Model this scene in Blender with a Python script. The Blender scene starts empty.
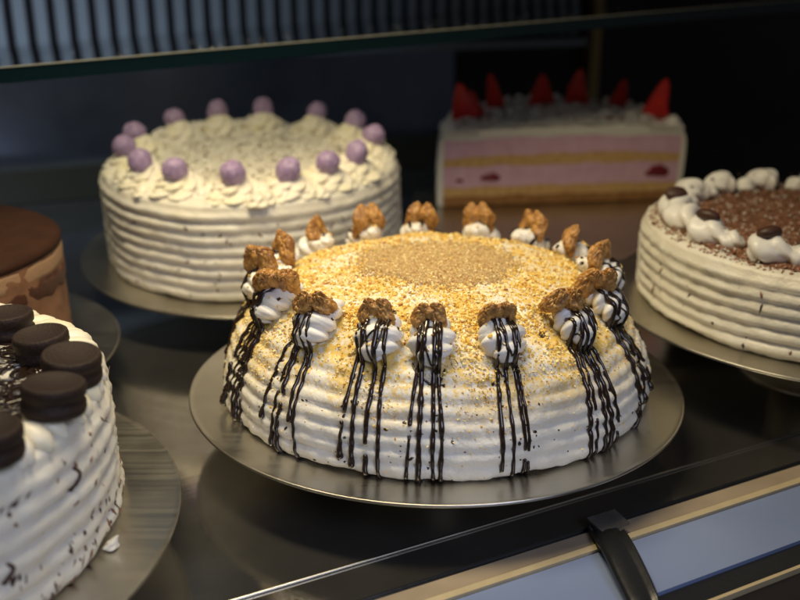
import bpy, math, random
import numpy as np
from mathutils import Vector, Matrix, noise
from mathutils.bvhtree import BVHTree

random.seed(7); rng = np.random.default_rng(7)
PI = math.pi
sc = bpy.context.scene
COL = sc.collection

# ------------------------------------------------------------------ materials
def mat(name, color, rough=.5, metal=0., sss=0., spec=.5, bump=0., bscale=400., var=0., vscale=60., color2=None, coat=0., detail=4.):
    m = bpy.data.materials.new(name); m.use_nodes = True
    nt = m.node_tree; N = nt.nodes; L = nt.links
    b = N['Principled BSDF']
    b.inputs['Base Color'].default_value = (*color, 1)
    b.inputs['Roughness'].default_value = rough
    b.inputs['Metallic'].default_value = metal
    b.inputs['Specular IOR Level'].default_value = spec
    b.inputs['Coat Weight'].default_value = coat
    if sss:
        b.inputs['Subsurface Weight'].default_value = sss
        b.inputs['Subsurface Radius'].default_value = (.008, .006, .004)
        b.inputs['Subsurface Scale'].default_value = 1.
    tc = N.new('ShaderNodeTexCoord')
    if var or color2:
        n = N.new('ShaderNodeTexNoise'); n.inputs['Scale'].default_value = vscale; n.inputs['Detail'].default_value = detail
        L.new(tc.outputs['Object'], n.inputs['Vector'])
        r = N.new('ShaderNodeValToRGB')
        r.color_ramp.elements[0].position = .32; r.color_ramp.elements[1].position = .68
        c2 = color2 or tuple(min(1, c*(1-var)) for c in color)
        r.color_ramp.elements[0].color = (*color, 1); r.color_ramp.elements[1].color = (*c2, 1)
        L.new(n.outputs['Fac'], r.inputs['Fac']); L.new(r.outputs['Color'], b.inputs['Base Color'])
    if bump:
        n = N.new('ShaderNodeTexNoise'); n.inputs['Scale'].default_value = bscale; n.inputs['Detail'].default_value = 5
        L.new(tc.outputs['Object'], n.inputs['Vector'])
        bp = N.new('ShaderNodeBump'); bp.inputs['Strength'].default_value = bump; bp.inputs['Distance'].default_value = .001
        L.new(n.outputs['Fac'], bp.inputs['Height']); L.new(bp.outputs['Normal'], b.inputs['Normal'])
    return m

def steel(name, color, rough, streak_dir=0, amp=.08, spots=0):
    m = bpy.data.materials.new(name); m.use_nodes = True
    nt = m.node_tree; N = nt.nodes; L = nt.links; b = N['Principled BSDF']
    b.inputs['Metallic'].default_value = 1
    tc = N.new('ShaderNodeTexCoord'); mp = N.new('ShaderNodeMapping')
    mp.inputs['Rotation'].default_value = (0, 0, -math.radians(27))
    mp.inputs['Scale'].default_value = (3, 260, 260) if streak_dir == 0 else (260, 3, 3)
    n = N.new('ShaderNodeTexNoise'); n.inputs['Scale'].default_value = 1; n.inputs['Detail'].default_value = 3
    L.new(tc.outputs['Object'], mp.inputs['Vector']); L.new(mp.outputs['Vector'], n.inputs['Vector'])
    mr = N.new('ShaderNodeMapRange'); mr.inputs['To Min'].default_value = rough-amp; mr.inputs['To Max'].default_value = rough+amp
    L.new(n.outputs['Fac'], mr.inputs['Value'])
    n2 = N.new('ShaderNodeTexNoise'); n2.inputs['Scale'].default_value = 14; n2.inputs['Detail'].default_value = 6
    L.new(tc.outputs['Object'], n2.inputs['Vector'])
    mm = N.new('ShaderNodeMath'); mm.operation = 'MULTIPLY_ADD'
    mm.inputs[1].default_value = .22; L.new(n2.outputs['Fac'], mm.inputs[0]); L.new(mr.outputs['Result'], mm.inputs[2])
    sb = N.new('ShaderNodeMath'); sb.operation = 'SUBTRACT'; sb.inputs[1].default_value = .11; sb.use_clamp = True
    L.new(mm.outputs[0], sb.inputs[0]); L.new(sb.outputs[0], b.inputs['Roughness'])
    r = N.new('ShaderNodeValToRGB')
    r.color_ramp.elements[0].color = (*[c*.78 for c in color], 1); r.color_ramp.elements[1].color = (*color, 1)
    r.color_ramp.elements[0].position = .35; r.color_ramp.elements[1].position = .65
    L.new(n2.outputs['Fac'], r.inputs['Fac']); L.new(r.outputs['Color'], b.inputs['Base Color'])
    bp = N.new('ShaderNodeBump'); bp.inputs['Strength'].default_value = .06; bp.inputs['Distance'].default_value = .0004
    L.new(n.outputs['Fac'], bp.inputs['Height']); L.new(bp.outputs['Normal'], b.inputs['Normal'])
    return m

M = {}
M['cream'] = mat('whipped_cream', (.80, .77, .67), .42, sss=.3, bump=.55, bscale=330, color2=(.76, .71, .58), vscale=45)
M['cream_pale'] = mat('pale_whipped_cream', (.82, .80, .75), .36, sss=.3, bump=.3, bscale=260)
M['cream_yellow'] = mat('buttery_cream', (.88, .82, .70), .45, sss=.2, bump=.4, bscale=220, color2=(.84, .78, .56), vscale=50)
M['choc'] = mat('dark_chocolate_sauce', (.022, .012, .008), .22, bump=.15, bscale=150, coat=.3)
M['choc_bits'] = mat('chocolate_flakes', (.06, .026, .016), .5)
M['brown_bits'] = mat('milk_chocolate_flakes', (.20, .085, .045), .55)
M['crumb_a'] = mat('golden_nut_crumb', (.80, .54, .11), .6, color2=(.68, .42, .07), vscale=300)
M['crumb_b'] = mat('pale_nut_crumb', (.90, .77, .38), .6)
M['crumb_c'] = mat('toasted_nut_crumb', (.42, .20, .06), .6)
M['powder'] = mat('ground_nut_powder', (.50, .34, .135), .8, bump=1., bscale=700, color2=(.64, .47, .22), vscale=350)
M['walnut'] = mat('walnut_skin', (.64, .35, .095), .28, bump=.7, bscale=700, color2=(.23, .09, .02), vscale=190, spec=.6, sss=.0)
M['lilac'] = mat('lilac_sugar_shell', (.44, .34, .52), .5, sss=.1, color2=(.29, .19, .36), vscale=230, bump=.2, bscale=120)
M['shred'] = mat('white_chocolate_shreds', (.86, .82, .70), .45)
M['cocoa'] = mat('cocoa_powder', (.24, .105, .05), .85, bump=1., bscale=500, color2=(.12, .048, .022), vscale=170)
M['cocoa_light'] = mat('pinkish_cocoa', (.36, .19, .12), .8)
M['cocoa_dark'] = mat('dark_cocoa_glaze', (.040, .014, .006), .8, bump=.6, bscale=400, color2=(.026, .009, .004), vscale=60, spec=.2)
M['mousse'] = mat('chocolate_mousse', (.28, .135, .065), .6, bump=.5, bscale=250, color2=(.22, .10, .046), vscale=50)
M['mousse_light'] = mat('light_mousse', (.42, .25, .13), .6, bump=.5, bscale=250)
M['ganache'] = mat('dark_ganache', (.07, .022, .010), .5, bump=.4)
M['biscuit'] = mat('dark_biscuit', (.026, .014, .010), .62, spec=.3, bump=.7, bscale=600, color2=(.024, .013, .009), vscale=120)
M['pink'] = mat('pink_berry_cream', (.72, .48, .61), .6, bump=.8, bscale=200, color2=(.64, .39, .52), vscale=70)
M['sponge'] = mat('golden_sponge', (.70, .47, .21), .9, bump=1., bscale=550, color2=(.56, .33, .12), vscale=150)
M['sponge_base'] = mat('sponge_base', (.40, .20, .07), .9, bump=1., bscale=550, color2=(.26, .12, .04), vscale=120)
M['berry'] = mat('berry_flesh', (.20, .02, .03), .35, sss=.1)
M['strawberry'] = mat('strawberry_skin', (.60, .012, .012), .3, sss=.08, bump=.6, bscale=300, color2=(.42, .010, .010), vscale=90)
M['plate'] = steel('plate_steel', (.66, .63, .56), .33)
M['counter'] = steel('counter_steel', (.56, .55, .52), .12, amp=.04)
M['counter'].node_tree.nodes['Principled BSDF'].inputs['Metallic'].default_value = .95
M['wall'] = steel('wall_steel', (.24, .28, .38), .30, amp=.04)
M['dark'] = mat('dark_panel', (.012, .010, .012), .35)
M['dark_red'] = mat('painted_shop_darkness', (.03, .012, .012), .45, var=.5, vscale=6)  # darkness of the unlit shop behind the open case, put into the colour
M['slat'] = mat('grey_slat_metal', (.30, .33, .36), .4, metal=.6)
M['brass'] = mat('brass_post', (.45, .33, .14), .4, metal=.7)
M['beige'] = mat('beige_plastic_strip', (.36, .29, .21), .4, var=.25, vscale=25, bump=.1)
M['beige_edge'] = mat('pale_strip_edge', (.50, .41, .25), .35, var=.15)
M['blue'] = mat('painted_blue_reflection', (.22, .285, .48), .28, var=.25, vscale=4)  # the reflected sky blue is put into the panel's base colour
M['rubber'] = mat('black_rubber', (.012, .013, .016), .33, bump=.2, bscale=200)
M['clip_top'] = mat('worn_grey_plastic', (.09, .085, .08), .35, var=.4, vscale=80)
M['dust'] = mat('dust_specks', (.5, .5, .5), .9)

def dusted(name, base, dust, z0, z1):
    """cream with a fine nut dust lying in patches on its upper part"""
    m = mat(name, base, .45, sss=.25, bump=.6, bscale=330); nt = m.node_tree; N = nt.nodes; L = nt.links; b = N['Principled BSDF']
    tc = N.new('ShaderNodeTexCoord'); sx = N.new('ShaderNodeSeparateXYZ'); L.new(tc.outputs['Object'], sx.inputs[0])
    mr = N.new('ShaderNodeMapRange'); mr.interpolation_type = 'SMOOTHSTEP'
    mr.inputs['From Min'].default_value = z0; mr.inputs['From Max'].default_value = z1; L.new(sx.outputs['Z'], mr.inputs['Value'])
    n1 = N.new('ShaderNodeTexNoise'); n1.inputs['Scale'].default_value = 42; n1.inputs['Detail'].default_value = 3
    n2 = N.new('ShaderNodeTexNoise'); n2.inputs['Scale'].default_value = 420; n2.inputs['Detail'].default_value = 2
    L.new(tc.outputs['Object'], n1.inputs['Vector']); L.new(tc.outputs['Object'], n2.inputs['Vector'])
    a = N.new('ShaderNodeMath'); a.operation = 'ADD'; L.new(n1.outputs['Fac'], a.inputs[0]); L.new(n2.outputs['Fac'], a.inputs[1])
    c = N.new('ShaderNodeMapRange'); c.inputs['From Min'].default_value = .86; c.inputs['From Max'].default_value = 1.12; L.new(a.outputs[0], c.inputs['Value'])
    d = N.new('ShaderNodeMath'); d.operation = 'MULTIPLY'; L.new(c.outputs[0], d.inputs[0]); L.new(mr.outputs[0], d.inputs[1])
    mx = N.new('ShaderNodeMix'); mx.data_type = 'RGBA'; mx.inputs['A'].default_value = (*base, 1); mx.inputs['B'].default_value = (*dust, 1)
    L.new(d.outputs[0], mx.inputs['Factor']); L.new(mx.outputs['Result'], b.inputs['Base Color']); return m
M['cream_dusted'] = dusted('nut_dusted_cream', (.80, .77, .68), (.76, .52, .12), .020, .056)
def glass_mat(name, tint, edge=False):
    m = bpy.data.materials.new(name); m.use_nodes = True
    nt = m.node_tree; N = nt.nodes; L = nt.links
    for n in list(N): N.remove(n)
    out = N.new('ShaderNodeOutputMaterial'); mix = N.new('ShaderNodeMixShader')
    tr = N.new('ShaderNodeBsdfTransparent'); tr.inputs[0].default_value = (*tint, 1)
    gl = N.new('ShaderNodeBsdfGlossy'); gl.inputs['Roughness'].default_value = .03
    fr = N.new('ShaderNodeFresnel'); fr.inputs['IOR'].default_value = 1.52
    L.new(fr.outputs[0], mix.inputs[0]); L.new(tr.outputs[0], mix.inputs[1]); L.new(gl.outputs[0], mix.inputs[2])
    L.new(mix.outputs[0], out.inputs[0]); return m
M['glass'] = glass_mat('clear_glass', (.965, .985, .98))
M['glass_edge'] = mat('green_glass_edge', (.001, .011, .014), .15, spec=.8)
M['glass_line'] = mat('polished_glass_arris', (.35, .36, .30), .3)

# ------------------------------------------------------------------ mesh helpers
class MB:
    def __init__(s): s.v = []; s.f = []; s.m = []; s.n = 0
    def add(s, v, f, mi=0):
        v = np.asarray(v, float).reshape(-1, 3)
        s.v.append(v); s.f += [tuple(int(i)+s.n for i in q) for q in f]; s.m += [mi]*len(f); s.n += len(v)
    def box(s, c, d, mi=0, R=None):
        p = np.array([(x, y, z) for x in (-.5, .5) for y in (-.5, .5) for z in (-.5, .5)])*np.array(d)
        if R is not None: p = p@np.array(R).T
        s.add(p+np.array(c), [(0, 1, 3, 2), (4, 6, 7, 5), (0, 4, 5, 1), (2, 3, 7, 6), (0, 2, 6, 4), (1, 5, 7, 3)], mi)
    def tube(s, P, r, seg=7, mi=0, closed=True):
        P = np.asarray(P, float); n = len(P); r = np.broadcast_to(np.asarray(r, float), (n,))
        t = np.gradient(P, axis=0); t /= np.linalg.norm(t, axis=1)[:, None]+1e-12
        up = np.array([.31, .17, .93]); a = np.cross(t, up); a /= np.linalg.norm(a, axis=1)[:, None]+1e-9
        b = np.cross(t, a); ang = np.linspace(0, 2*PI, seg, endpoint=False)
        v = P[:, None]+r[:, None, None]*(a[:, None]*np.cos(ang)[None, :, None]+b[:, None]*np.sin(ang)[None, :, None])
        f = [(i*seg+j, i*seg+(j+1) % seg, (i+1)*seg+(j+1) % seg, (i+1)*seg+j) for i in range(n-1) for j in range(seg)]
        v = v.reshape(-1, 3); v = np.vstack([v, P[:1]-t[:1]*r[0]*.7, P[-1:]+t[-1:]*r[-1]*.7]); k = n*seg
        f += [(k, (j+1) % seg, j) for j in range(seg)]+[(k+1, (n-1)*seg+j, (n-1)*seg+(j+1) % seg) for j in range(seg)]
        s.add(v, f, mi)
    def grid(s, v, nu, nv, wrap=True, mi=0, flip=False):
        """v: nu rings by nv points (nv wraps)."""
        m = nv if wrap else nv-1
        f = [(i*nv+j, i*nv+(j+1) % nv, (i+1)*nv+(j+1) % nv, (i+1)*nv+j) for i in range(nu-1) for j in range(m)]
        if flip: f = [q[::-1] for q in f]
        s.add(v, f, mi)
    def build(s, name, mats, parent=None, smooth=True, M4=None):
        me = bpy.data.meshes.new(name)
        V = np.vstack(s.v)
        me.from_pydata(V.tolist(), [], s.f)
        for m in (mats if isinstance(mats, (list, tuple)) else [mats]): me.materials.append(m)
        me.polygons.foreach_set('material_index', s.m)
        if smooth: me.polygons.foreach_set('use_smooth', [True]*len(s.f))
        me.update()
        o = bpy.data.objects.new(name, me); COL.objects.link(o)
        if parent: o.parent = parent
        elif M4 is not None: o.matrix_world = M4
        return o

def tag(o, label=None, cat=None, group=None, kind=None):
    if label: o['label'] = label
    if cat: o['category'] = cat
    if group: o['group'] = group
    if kind: o['kind'] = kind
    return o
def empty(name, M4, label, cat, group=None):
    o = bpy.data.objects.new(name, None); COL.objects.link(o); o.matrix_world = M4; o.empty_display_size = .02
    return tag(o, label, cat, group)
def T3(x, y, z): return Matrix.Translation((x, y, z))
def Rz(a): return Matrix.Rotation(a, 4, 'Z')
def Rx(a): return Matrix.Rotation(a, 4, 'X')
def Ry(a): return Matrix.Rotation(a, 4, 'Y')
def copy_tree(root, M4):
    c = root.copy(); COL.objects.link(c); c.matrix_world = M4
    for ch in list(root.children):
        d = ch.copy(); COL.objects.link(d); d.parent = c
    return c
def nz(p, s, seed=0.): return noise.noise(Vector((p[0]*s+seed, p[1]*s+seed*1.7, p[2]*s-seed)))

def smooth_profile(pts, k=3):
    p = np.array(pts, float)
    for _ in range(k):
        q = p[:-1]*.75+p[1:]*.25; r = p[:-1]*.25+p[1:]*.75
        m = np.empty((2*len(q), 2)); m[0::2] = q; m[1::2] = r
        p = np.vstack([p[:1], m, p[-1:]])
    return p
def resample(p, n):
    d = np.r_[0, np.cumsum(np.linalg.norm(np.diff(p, axis=0), axis=1))]; t = np.linspace(0, d[-1], n)
    return np.stack([np.interp(t, d, p[:, 0]), np.interp(t, d, p[:, 1])], 1)
def profile_normals(p):
    t = np.gradient(p, axis=0); t /= np.linalg.norm(t, axis=1)[:, None]+1e-12
    return np.stack([-t[:, 1], t[:, 0]], 1)      # profile runs from the centre of the top outwards and down

def cake_body(profile, nprof=110, nth=300, ridges=7, amp=.0022, zlo=.002, zhi=.06, lump=.0008, seed=1., wavy=.0008, rough=.0006, score=None):
    """revolved cake: combed side, lumpy cream; returns MB and profile (r,z) with normals"""
    p = resample(smooth_profile(profile), nprof); n = profile_normals(p)
    if n[0][1] < 0: n = -n
    mb = MB(); rings = []
    th = np.linspace(0, 2*PI, nth, endpoint=False)
    for (r, z), (nr, nzv) in zip(p, n):
        ring = []
        for a in th:
            x, y = math.cos(a), math.sin(a)
            d = lump*nz((r*x, r*y, z), 28, seed)*1.6+rough*nz((r*x, r*y, z), 130, seed+4)*1.6+rough*.8*nz((r*x, r*y, z*2.5), 330, seed+6)
            if score and .040 < r < .102:
                e = min(abs((a-q+PI) % (2*PI)-PI) for q in score)*r
                if e < .0016: d -= .0016*(1-e/.0016)
            if zlo < z < zhi+.004 and nr > .3:
                zz = z+wavy*nz((x*.1, y*.1, 0), 25, seed+9)*2
                ph = (zz-zlo)/(zhi-zlo)*ridges
                k = abs(math.sin(PI*ph))**.7
                w = min(1, max(0, (zhi+.003-z)/.006))*(.75+.5*nz((x*.1, y*.1, z*.6), 40, seed+2))
                d += amp*(k-.6)*w
            ring.append(((r+nr*d)*x, (r+nr*d)*y, z+nzv*d))
        rings.append(ring)
    mb.grid(np.array(rings), nprof, nth, flip=False)
    return mb, p, n
def bvh_of(*mbs):
    V = []; F = []; k = 0
    for m in mbs:
        v = np.vstack(m.v); V += v.tolist(); F += [tuple(i+k for i in f) for f in m.f]; k += len(v)
    return BVHTree.FromPolygons(V, F)
class Drape:
    def __init__(s, p, n, bvh):
        s.p = p; s.n = n; s.b = bvh
        s.d = np.r_[0, np.cumsum(np.linalg.norm(np.diff(p, axis=0), axis=1))]; s.L = s.d[-1]
    def at(s, a, t, lift=0.):
        """angle a, arc distance t from the centre of the top; surface point, normal"""
        r = np.interp(t, s.d, s.p[:, 0]); z = np.interp(t, s.d, s.p[:, 1])
        nr = np.interp(t, s.d, s.n[:, 0]); nv = np.interp(t, s.d, s.n[:, 1])
        c, q = math.cos(a), math.sin(a)
        P = Vector((r*c, r*q, z)); Nn = Vector((nr*c, nr*q, nv)).normalized()
        h = s.b.ray_cast(P+Nn*.05, -Nn, .08)
        if h[0] is None: return P, Nn, 0.
        return h[0]+h[1]*lift*(1 if h[1].dot(Nn) > 0 else -1), (h[1] if h[1].dot(Nn) > 0 else -h[1]), (h[0]-P).dot(Nn)

ICO = None
def ico():
    t = (1+5**.5)/2
    v = np.array([(-1, t, 0), (1, t, 0), (-1, -t, 0), (1, -t, 0), (0, -1, t), (0, 1, t), (0, -1, -t), (0, 1, -t), (t, 0, -1), (t, 0, 1), (-t, 0, -1), (-t, 0, 1)], float)
    v /= np.linalg.norm(v[0])
    f = [(0, 11, 5), (0, 5, 1), (0, 1, 7), (0, 7, 10), (0, 10, 11), (1, 5, 9), (5, 11, 4), (11, 10, 2), (10, 7, 6), (7, 1, 8), (3, 9, 4), (3, 4, 2), (3, 2, 6), (3, 6, 8), (3, 8, 9), (4, 9, 5), (2, 4, 11), (6, 2, 10), (8, 6, 7), (9, 8, 1)]
    return v, f
IV, IF = ico()
OV = np.array([(1, 0, 0), (-1, 0, 0), (0, 1, 0), (0, -1, 0), (0, 0, 1), (0, 0, -1)], float)
OF = [(0, 2, 4), (2, 1, 4), (1, 3, 4), (3, 0, 4), (2, 0, 5), (1, 2, 5), (3, 1, 5), (0, 3, 5)]
def granule(mb, P, size, mi=0, stretch=(1, 1, 1), small=False, Rm=None):
    V, F = (OV, OF) if small else (IV, IF)
    v = V*(1+.35*rng.standard_normal((len(V), 1)).clip(-1, 1))*np.array(stretch)*size
    if Rm is None:
        q = rng.standard_normal(4); q /= np.linalg.norm(q); w, x, y, z = q
        Rm = np.array([[1-2*(y*y+z*z), 2*(x*y-z*w), 2*(x*z+y*w)], [2*(x*y+z*w), 1-2*(x*x+z*z), 2*(y*z-x*w)], [2*(x*z-y*w), 2*(y*z+x*w), 1-2*(x*x+y*y)]])
    mb.add(v@Rm.T+np.array(P), F, mi)
def frame(Nn, spin):
    Nn = np.array(Nn); a = np.cross(Nn, (.3, .2, .9)); a /= np.linalg.norm(a)+1e-9; b = np.cross(Nn, a)
    c, s = math.cos(spin), math.sin(spin)
    return np.stack([a*c+b*s, -a*s+b*c, Nn], 1)

def shell(mb, path, rad, lobes=9, depth=.13, twist=2.2, rolls=3, rollamp=.10, seg=54, n=34, seed=0, zdown=.75, mi=0):
    """piped cream shell along a path: fluted, rolled and tapering"""
    path = resample3(path, n); t = np.linspace(0, 1, n)
    R = np.interp(t, np.linspace(0, 1, len(rad)), rad)
    tg = np.gradient(path, axis=0); tg /= np.linalg.norm(tg, axis=1)[:, None]
    side = np.cross(tg, (0, 0, 1.)); side /= np.linalg.norm(side, axis=1)[:, None]; up = np.cross(side, tg)
    V = []
    for i in range(n):
        for j in range(seg):
            a = 2*PI*j/seg
            rr = R[i]*(1+rollamp*(abs(math.sin(PI*(rolls*t[i]+.33*math.sin(a))))**.6-.6))
            q = rr*(1-depth+depth*abs(math.cos((lobes*a+twist*t[i]*3)/2))**.8*1.6)
            q *= 1+.10*noise.noise(Vector((math.cos(a)*1.3+seed, math.sin(a)*1.3, t[i]*3+seed)))
            V.append(path[i]+side[i]*q*math.cos(a)+up[i]*q*math.sin(a)*zdown)
    k = n*seg; V += [path[0], path[-1]]
    F = [(i*seg+j, (i+1)*seg+j, (i+1)*seg+(j+1) % seg, i*seg+(j+1) % seg) for i in range(n-1) for j in range(seg)]
    F += [(k, j, (j+1) % seg) for j in range(seg)]+[(k+1, (n-1)*seg+(j+1) % seg, (n-1)*seg+j) for j in range(seg)]
    mb.add(V, F, mi)
def resample3(P, n):
    P = np.asarray(P, float)
    for _ in range(2):
        q = p0 = P; a = P[:-1]*.75+P[1:]*.25; b = P[:-1]*.25+P[1:]*.75
        m = np.empty((2*len(a), 3)); m[0::2] = a; m[1::2] = b; P = np.vstack([P[:1], m, P[-1:]])
    d = np.r_[0, np.cumsum(np.linalg.norm(np.diff(P, axis=0), axis=1))]; t = np.linspace(0, d[-1], n)
    return np.stack([np.interp(t, d, P[:, k]) for k in range(3)], 1)

def swirl(mb, c, R, h, turns=2.6, lobes=7, seed=0, nh=40, seg=56, mi=0, lean=(0, 0)):
    """upright piped swirl with a soft peak"""
    V = []
    for i in range(nh):
        t = i/(nh-1)
        base = R*(1-t)**.75*(1+.18*abs(math.sin(PI*turns*t)))*(.75+.25*min(1, t*8))
        for j in range(seg):
            a = 2*PI*j/seg
            f = abs(math.cos((lobes*a-turns*5*t)/2))
            q = base*(.82+.26*f)*(1+.12*noise.noise(Vector((math.cos(a)+seed, math.sin(a), t*2+seed))))
            V.append((c[0]+q*math.cos(a)+lean[0]*t*t, c[1]+q*math.sin(a)+lean[1]*t*t, c[2]+h*t))
    V.append((c[0]+lean[0], c[1]+lean[1], c[2]+h*1.02)); k = nh*seg
    F = [(i*seg+j, i*seg+(j+1) % seg, (i+1)*seg+(j+1) % seg, (i+1)*seg+j) for i in range(nh-1) for j in range(seg)]
    F += [((nh-1)*seg+j, (nh-1)*seg+(j+1) % seg, k) for j in range(seg)]
    mb.add(V, F, mi)

def lathe(pts, seg=96):
    mb = MB(); th = np.linspace(0, 2*PI, seg, endpoint=False)
    V = np.array([[(r*math.cos(a), r*math.sin(a), z) for a in th] for r, z in pts])
    mb.grid(V, len(pts), seg); return mb

# ------------------------------------------------------------------ case frame: u along the counter, v towards its back
U = Vector((.891, .454, 0)).normalized(); Vv = Vector((-U.y, U.x, 0))
UV = Matrix(((U.x, Vv.x, 0, 0), (U.y, Vv.y, 0, 0), (0, 0, 1, 0), (0, 0, 0, 1)))
ZC = -.035
def uvbox(mb, u0, u1, v0, v1, z0, z1, mi=0): mb.box(((u0+u1)/2, (v0+v1)/2, (z0+z1)/2), (u1-u0, v1-v0, z1-z0), mi)

b = MB(); uvbox(b, -1.2, 2.6, .3445, 1.40, ZC-.02, ZC)
tag(b.build('counter_floor', M['counter'], smooth=False, M4=UV), kind='structure')
b = MB(); uvbox(b, -1.2, 2.6, -.5, .9, -.5, -.48)
tag(b.build('shop_floor', M['dark'], smooth=False, M4=UV), kind='structure')
# back wall: steel on the left, dark sheet painted for the unlit shop beyond on the right
b = MB(); uvbox(b, -1.2, .80, 1.37, 1.40, ZC, .9)
tag(b.build('back_wall', M['wall'], smooth=False, M4=UV), kind='structure')
b = MB(); uvbox(b, .803, 2.6, 1.40, 1.43, ZC, .9)
tag(b.build('dark_opening_sheet', M['dark_red'], smooth=False, M4=UV), kind='structure')
b = MB(); uvbox(b, -1.2, .79, 1.325, 1.369, ZC+.001, .012)
tag(b.build('back_ledge', mat('olive_ledge', (.045, .04, .026), .4, var=.3, vscale=8), smooth=False, M4=UV), kind='structure')
# brass post
r = empty('door_post', UV@T3(1.10, 1.385, 0), 'narrow brass coloured post in the dark behind the strawberry cake', 'post')
b = MB(); b.box((0, 0, .30), (.020, .02, .60)); b.build('post_strip', M['brass'], r, False)
b = MB(); b.box((0, 0, ZC/2-.001), (.05, .03, -ZC-.002)); b.build('post_foot', M['dark'], r, False)

# grille
r = empty('ventilation_grille', UV@T3(0, 1.35, 0), 'grey grille of upright slats along the back above the glass shelf', 'grille')
b = MB(); uu = -.45; i = 0
while uu < 1.02:
    a = math.radians(28)
    b.box((uu, -.012, .47), (.0150, .0035, .60), 0, np.array(((math.cos(a*.3), -math.sin(a*.3), 0), (math.sin(a*.3), math.cos(a*.3), 0), (0, 0, 1)))); uu += .0262; i += 1
b.build('slats', M['slat'], r, False)
b = MB(); b.box((.28, -.012, .155), (1.52, .022, .012)); b.build('bottom_rail', M['slat'], r, False)
b = MB(); b.box((.28, .008, .47), (1.52, .004, .62)); b.build('backing_sheet', M['dark'], r, False)

# glass shelf
def sz(u, v): return .1915+.0515*(u-.05)-.035*(v-.74)
r = empty('glass_shelf', UV@T3(0, .74, sz(0, .74)), 'thick glass shelf with dark green edge above the cakes', 'glass shelf')
z0 = sz(0, .74)
def slab(mb, u0, u1, v0, v1, t0, t1, mi=0):
    P = []
    for u in (u0, u1):
        for v in (v0, v1):
            for t in (t0, t1): P.append((u, v-.74, sz(u, v)-z0+t))
    mb.add(P, [(0, 1, 3, 2), (4, 6, 7, 5), (0, 4, 5, 1), (2, 3, 7, 6), (0, 2, 6, 4), (1, 5, 7, 3)], mi)
b = MB(); slab(b, -.6, 1.6, .7425, 1.32, -.0115, 0); b.build('glass_pane', M['glass'], r, False)
b = MB(); slab(b, -.6, 1.6, .7392, .7422, -.0115, -.0006); b.build('polished_edge', M['glass_edge'], r, False)
b = MB(); slab(b, -.6, 1.6, .7385, .7422, -.0005, .0003); b.build('edge_line', M['glass_line'], r, False)
b = MB()
for _ in range(70):
    u = rng.uniform(.1, 1.0); v = rng.uniform(.75, .95)
    granule(b, (u, v-.74, sz(u, v)-z0+.0006), rng.uniform(.0004, .0009), 0, (1, 1, .5), True)
tag(b.build('dust', M['dust'], r), kind='stuff')

# front of the counter: steel lip, beige strip, panel with a painted blue reflection, dark sill
r = empty('counter_front', UV@T3(.2, .33, ZC), 'front edge of the case with beige strip over a glossy panel with a painted blue reflection', 'counter front')
def strip(name, m, v0, v1, za, zb, th=.004):
    mb = MB(); P = []
    for u in (-1.2, 2.2):
        for v, z in ((v0, za), (v1, zb)):
            for t in (0, -th): P.append((u-.2, v-.33, z-ZC+t))
    mb.add(P, [(0, 1, 3, 2), (4, 6, 7, 5), (0, 4, 5, 1), (2, 3, 7, 6), (0, 2, 6, 4), (1, 5, 7, 3)]); return mb.build(name, m, r, False)
mb = MB(); mb.tube([(-1.4, .0405, .0013), (0, .0405, .0008), (2, .0405, .0008)], .0007, 10); mb.build('steel_lip', M['plate'], r)
strip('beige_strip', M['beige'], .3405, .3285, ZC, ZC)
strip('edge_bead', M['beige_edge'], .3280, .3245, ZC+.0015, ZC+.0008, .006)
strip('reflection_tinted_panel', M['blue'], .3240, .2835, ZC-.001, ZC-.001)
strip('dark_gap', M['rubber'], .2830, .2705, ZC-.003, ZC-.004, .003)
strip('lower_bead', M['beige_edge'], .2700, .2680, ZC-.003, ZC-.003)
strip('lower_panel', M['dark'], .2675, .10, ZC-.006, ZC-.02)
strip('seam', M['rubber'], .3443, .3410, ZC-.002, ZC-.002)

# clip
r = empty('rubber_clip', UV@T3(.298, .33, ZC), 'black rubber clip gripping the beige strip at the counter edge', 'clip')
pr = np.array([(.0135, .0012), (.0105, .0032), (.004, .0036), (-.003, .0042), (-.010, .0062), (-.022, .0066), (-.040, .0050), (-.058, .0030), (-.064, -.004)])
pr = resample(smooth_profile(pr, 2), 30)
mb = MB(); V = []
for (v, z) in pr:
    k = (v-.0135)/-.077
    for j in range(13):
        q = j/12*2-1
        w = .0078+.0012*math.sin(k*PI)
        V.append((q*w-.030*k, v, z+.0028*math.sqrt(max(0, 1-q*q))+(.0035*math.exp(-((q-.8)/.2)**2) if k > .28 else 0)))
n = len(pr)
for (v, z) in pr:
    k = (v-.0135)/-.077
    for j in range(13):
        q = j/12*2-1; w = .0078+.0012*math.sin(k*PI); V.append((q*w-.030*k, v, z-.0015))
F = [(i*13+j, i*13+j+1, (i+1)*13+j+1, (i+1)*13+j) for i in range(n-1) for j in range(12)]
F += [tuple(x+n*13 for x in q[::-1]) for q in F]
F += [(i*13, (i+1)*13, (i+1)*13+n*13, i*13+n*13) for i in range(n-1)]+[(i*13+12, i*13+12+n*13, (i+1)*13+12+n*13, (i+1)*13+12) for i in range(n-1)]
F += [(j, j+n*13, j+1+n*13, j+1) for j in range(12)]
mb.add(V, F); mb.build('strap', M['rubber'], r)
mb = MB(); mb.box((.0005, .0062, .0066), (.019, .013, .0014), 0, np.array(Rx(.10).to_3x3())); mb.build('clip_plate', M['clip_top'], r, False)

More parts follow.
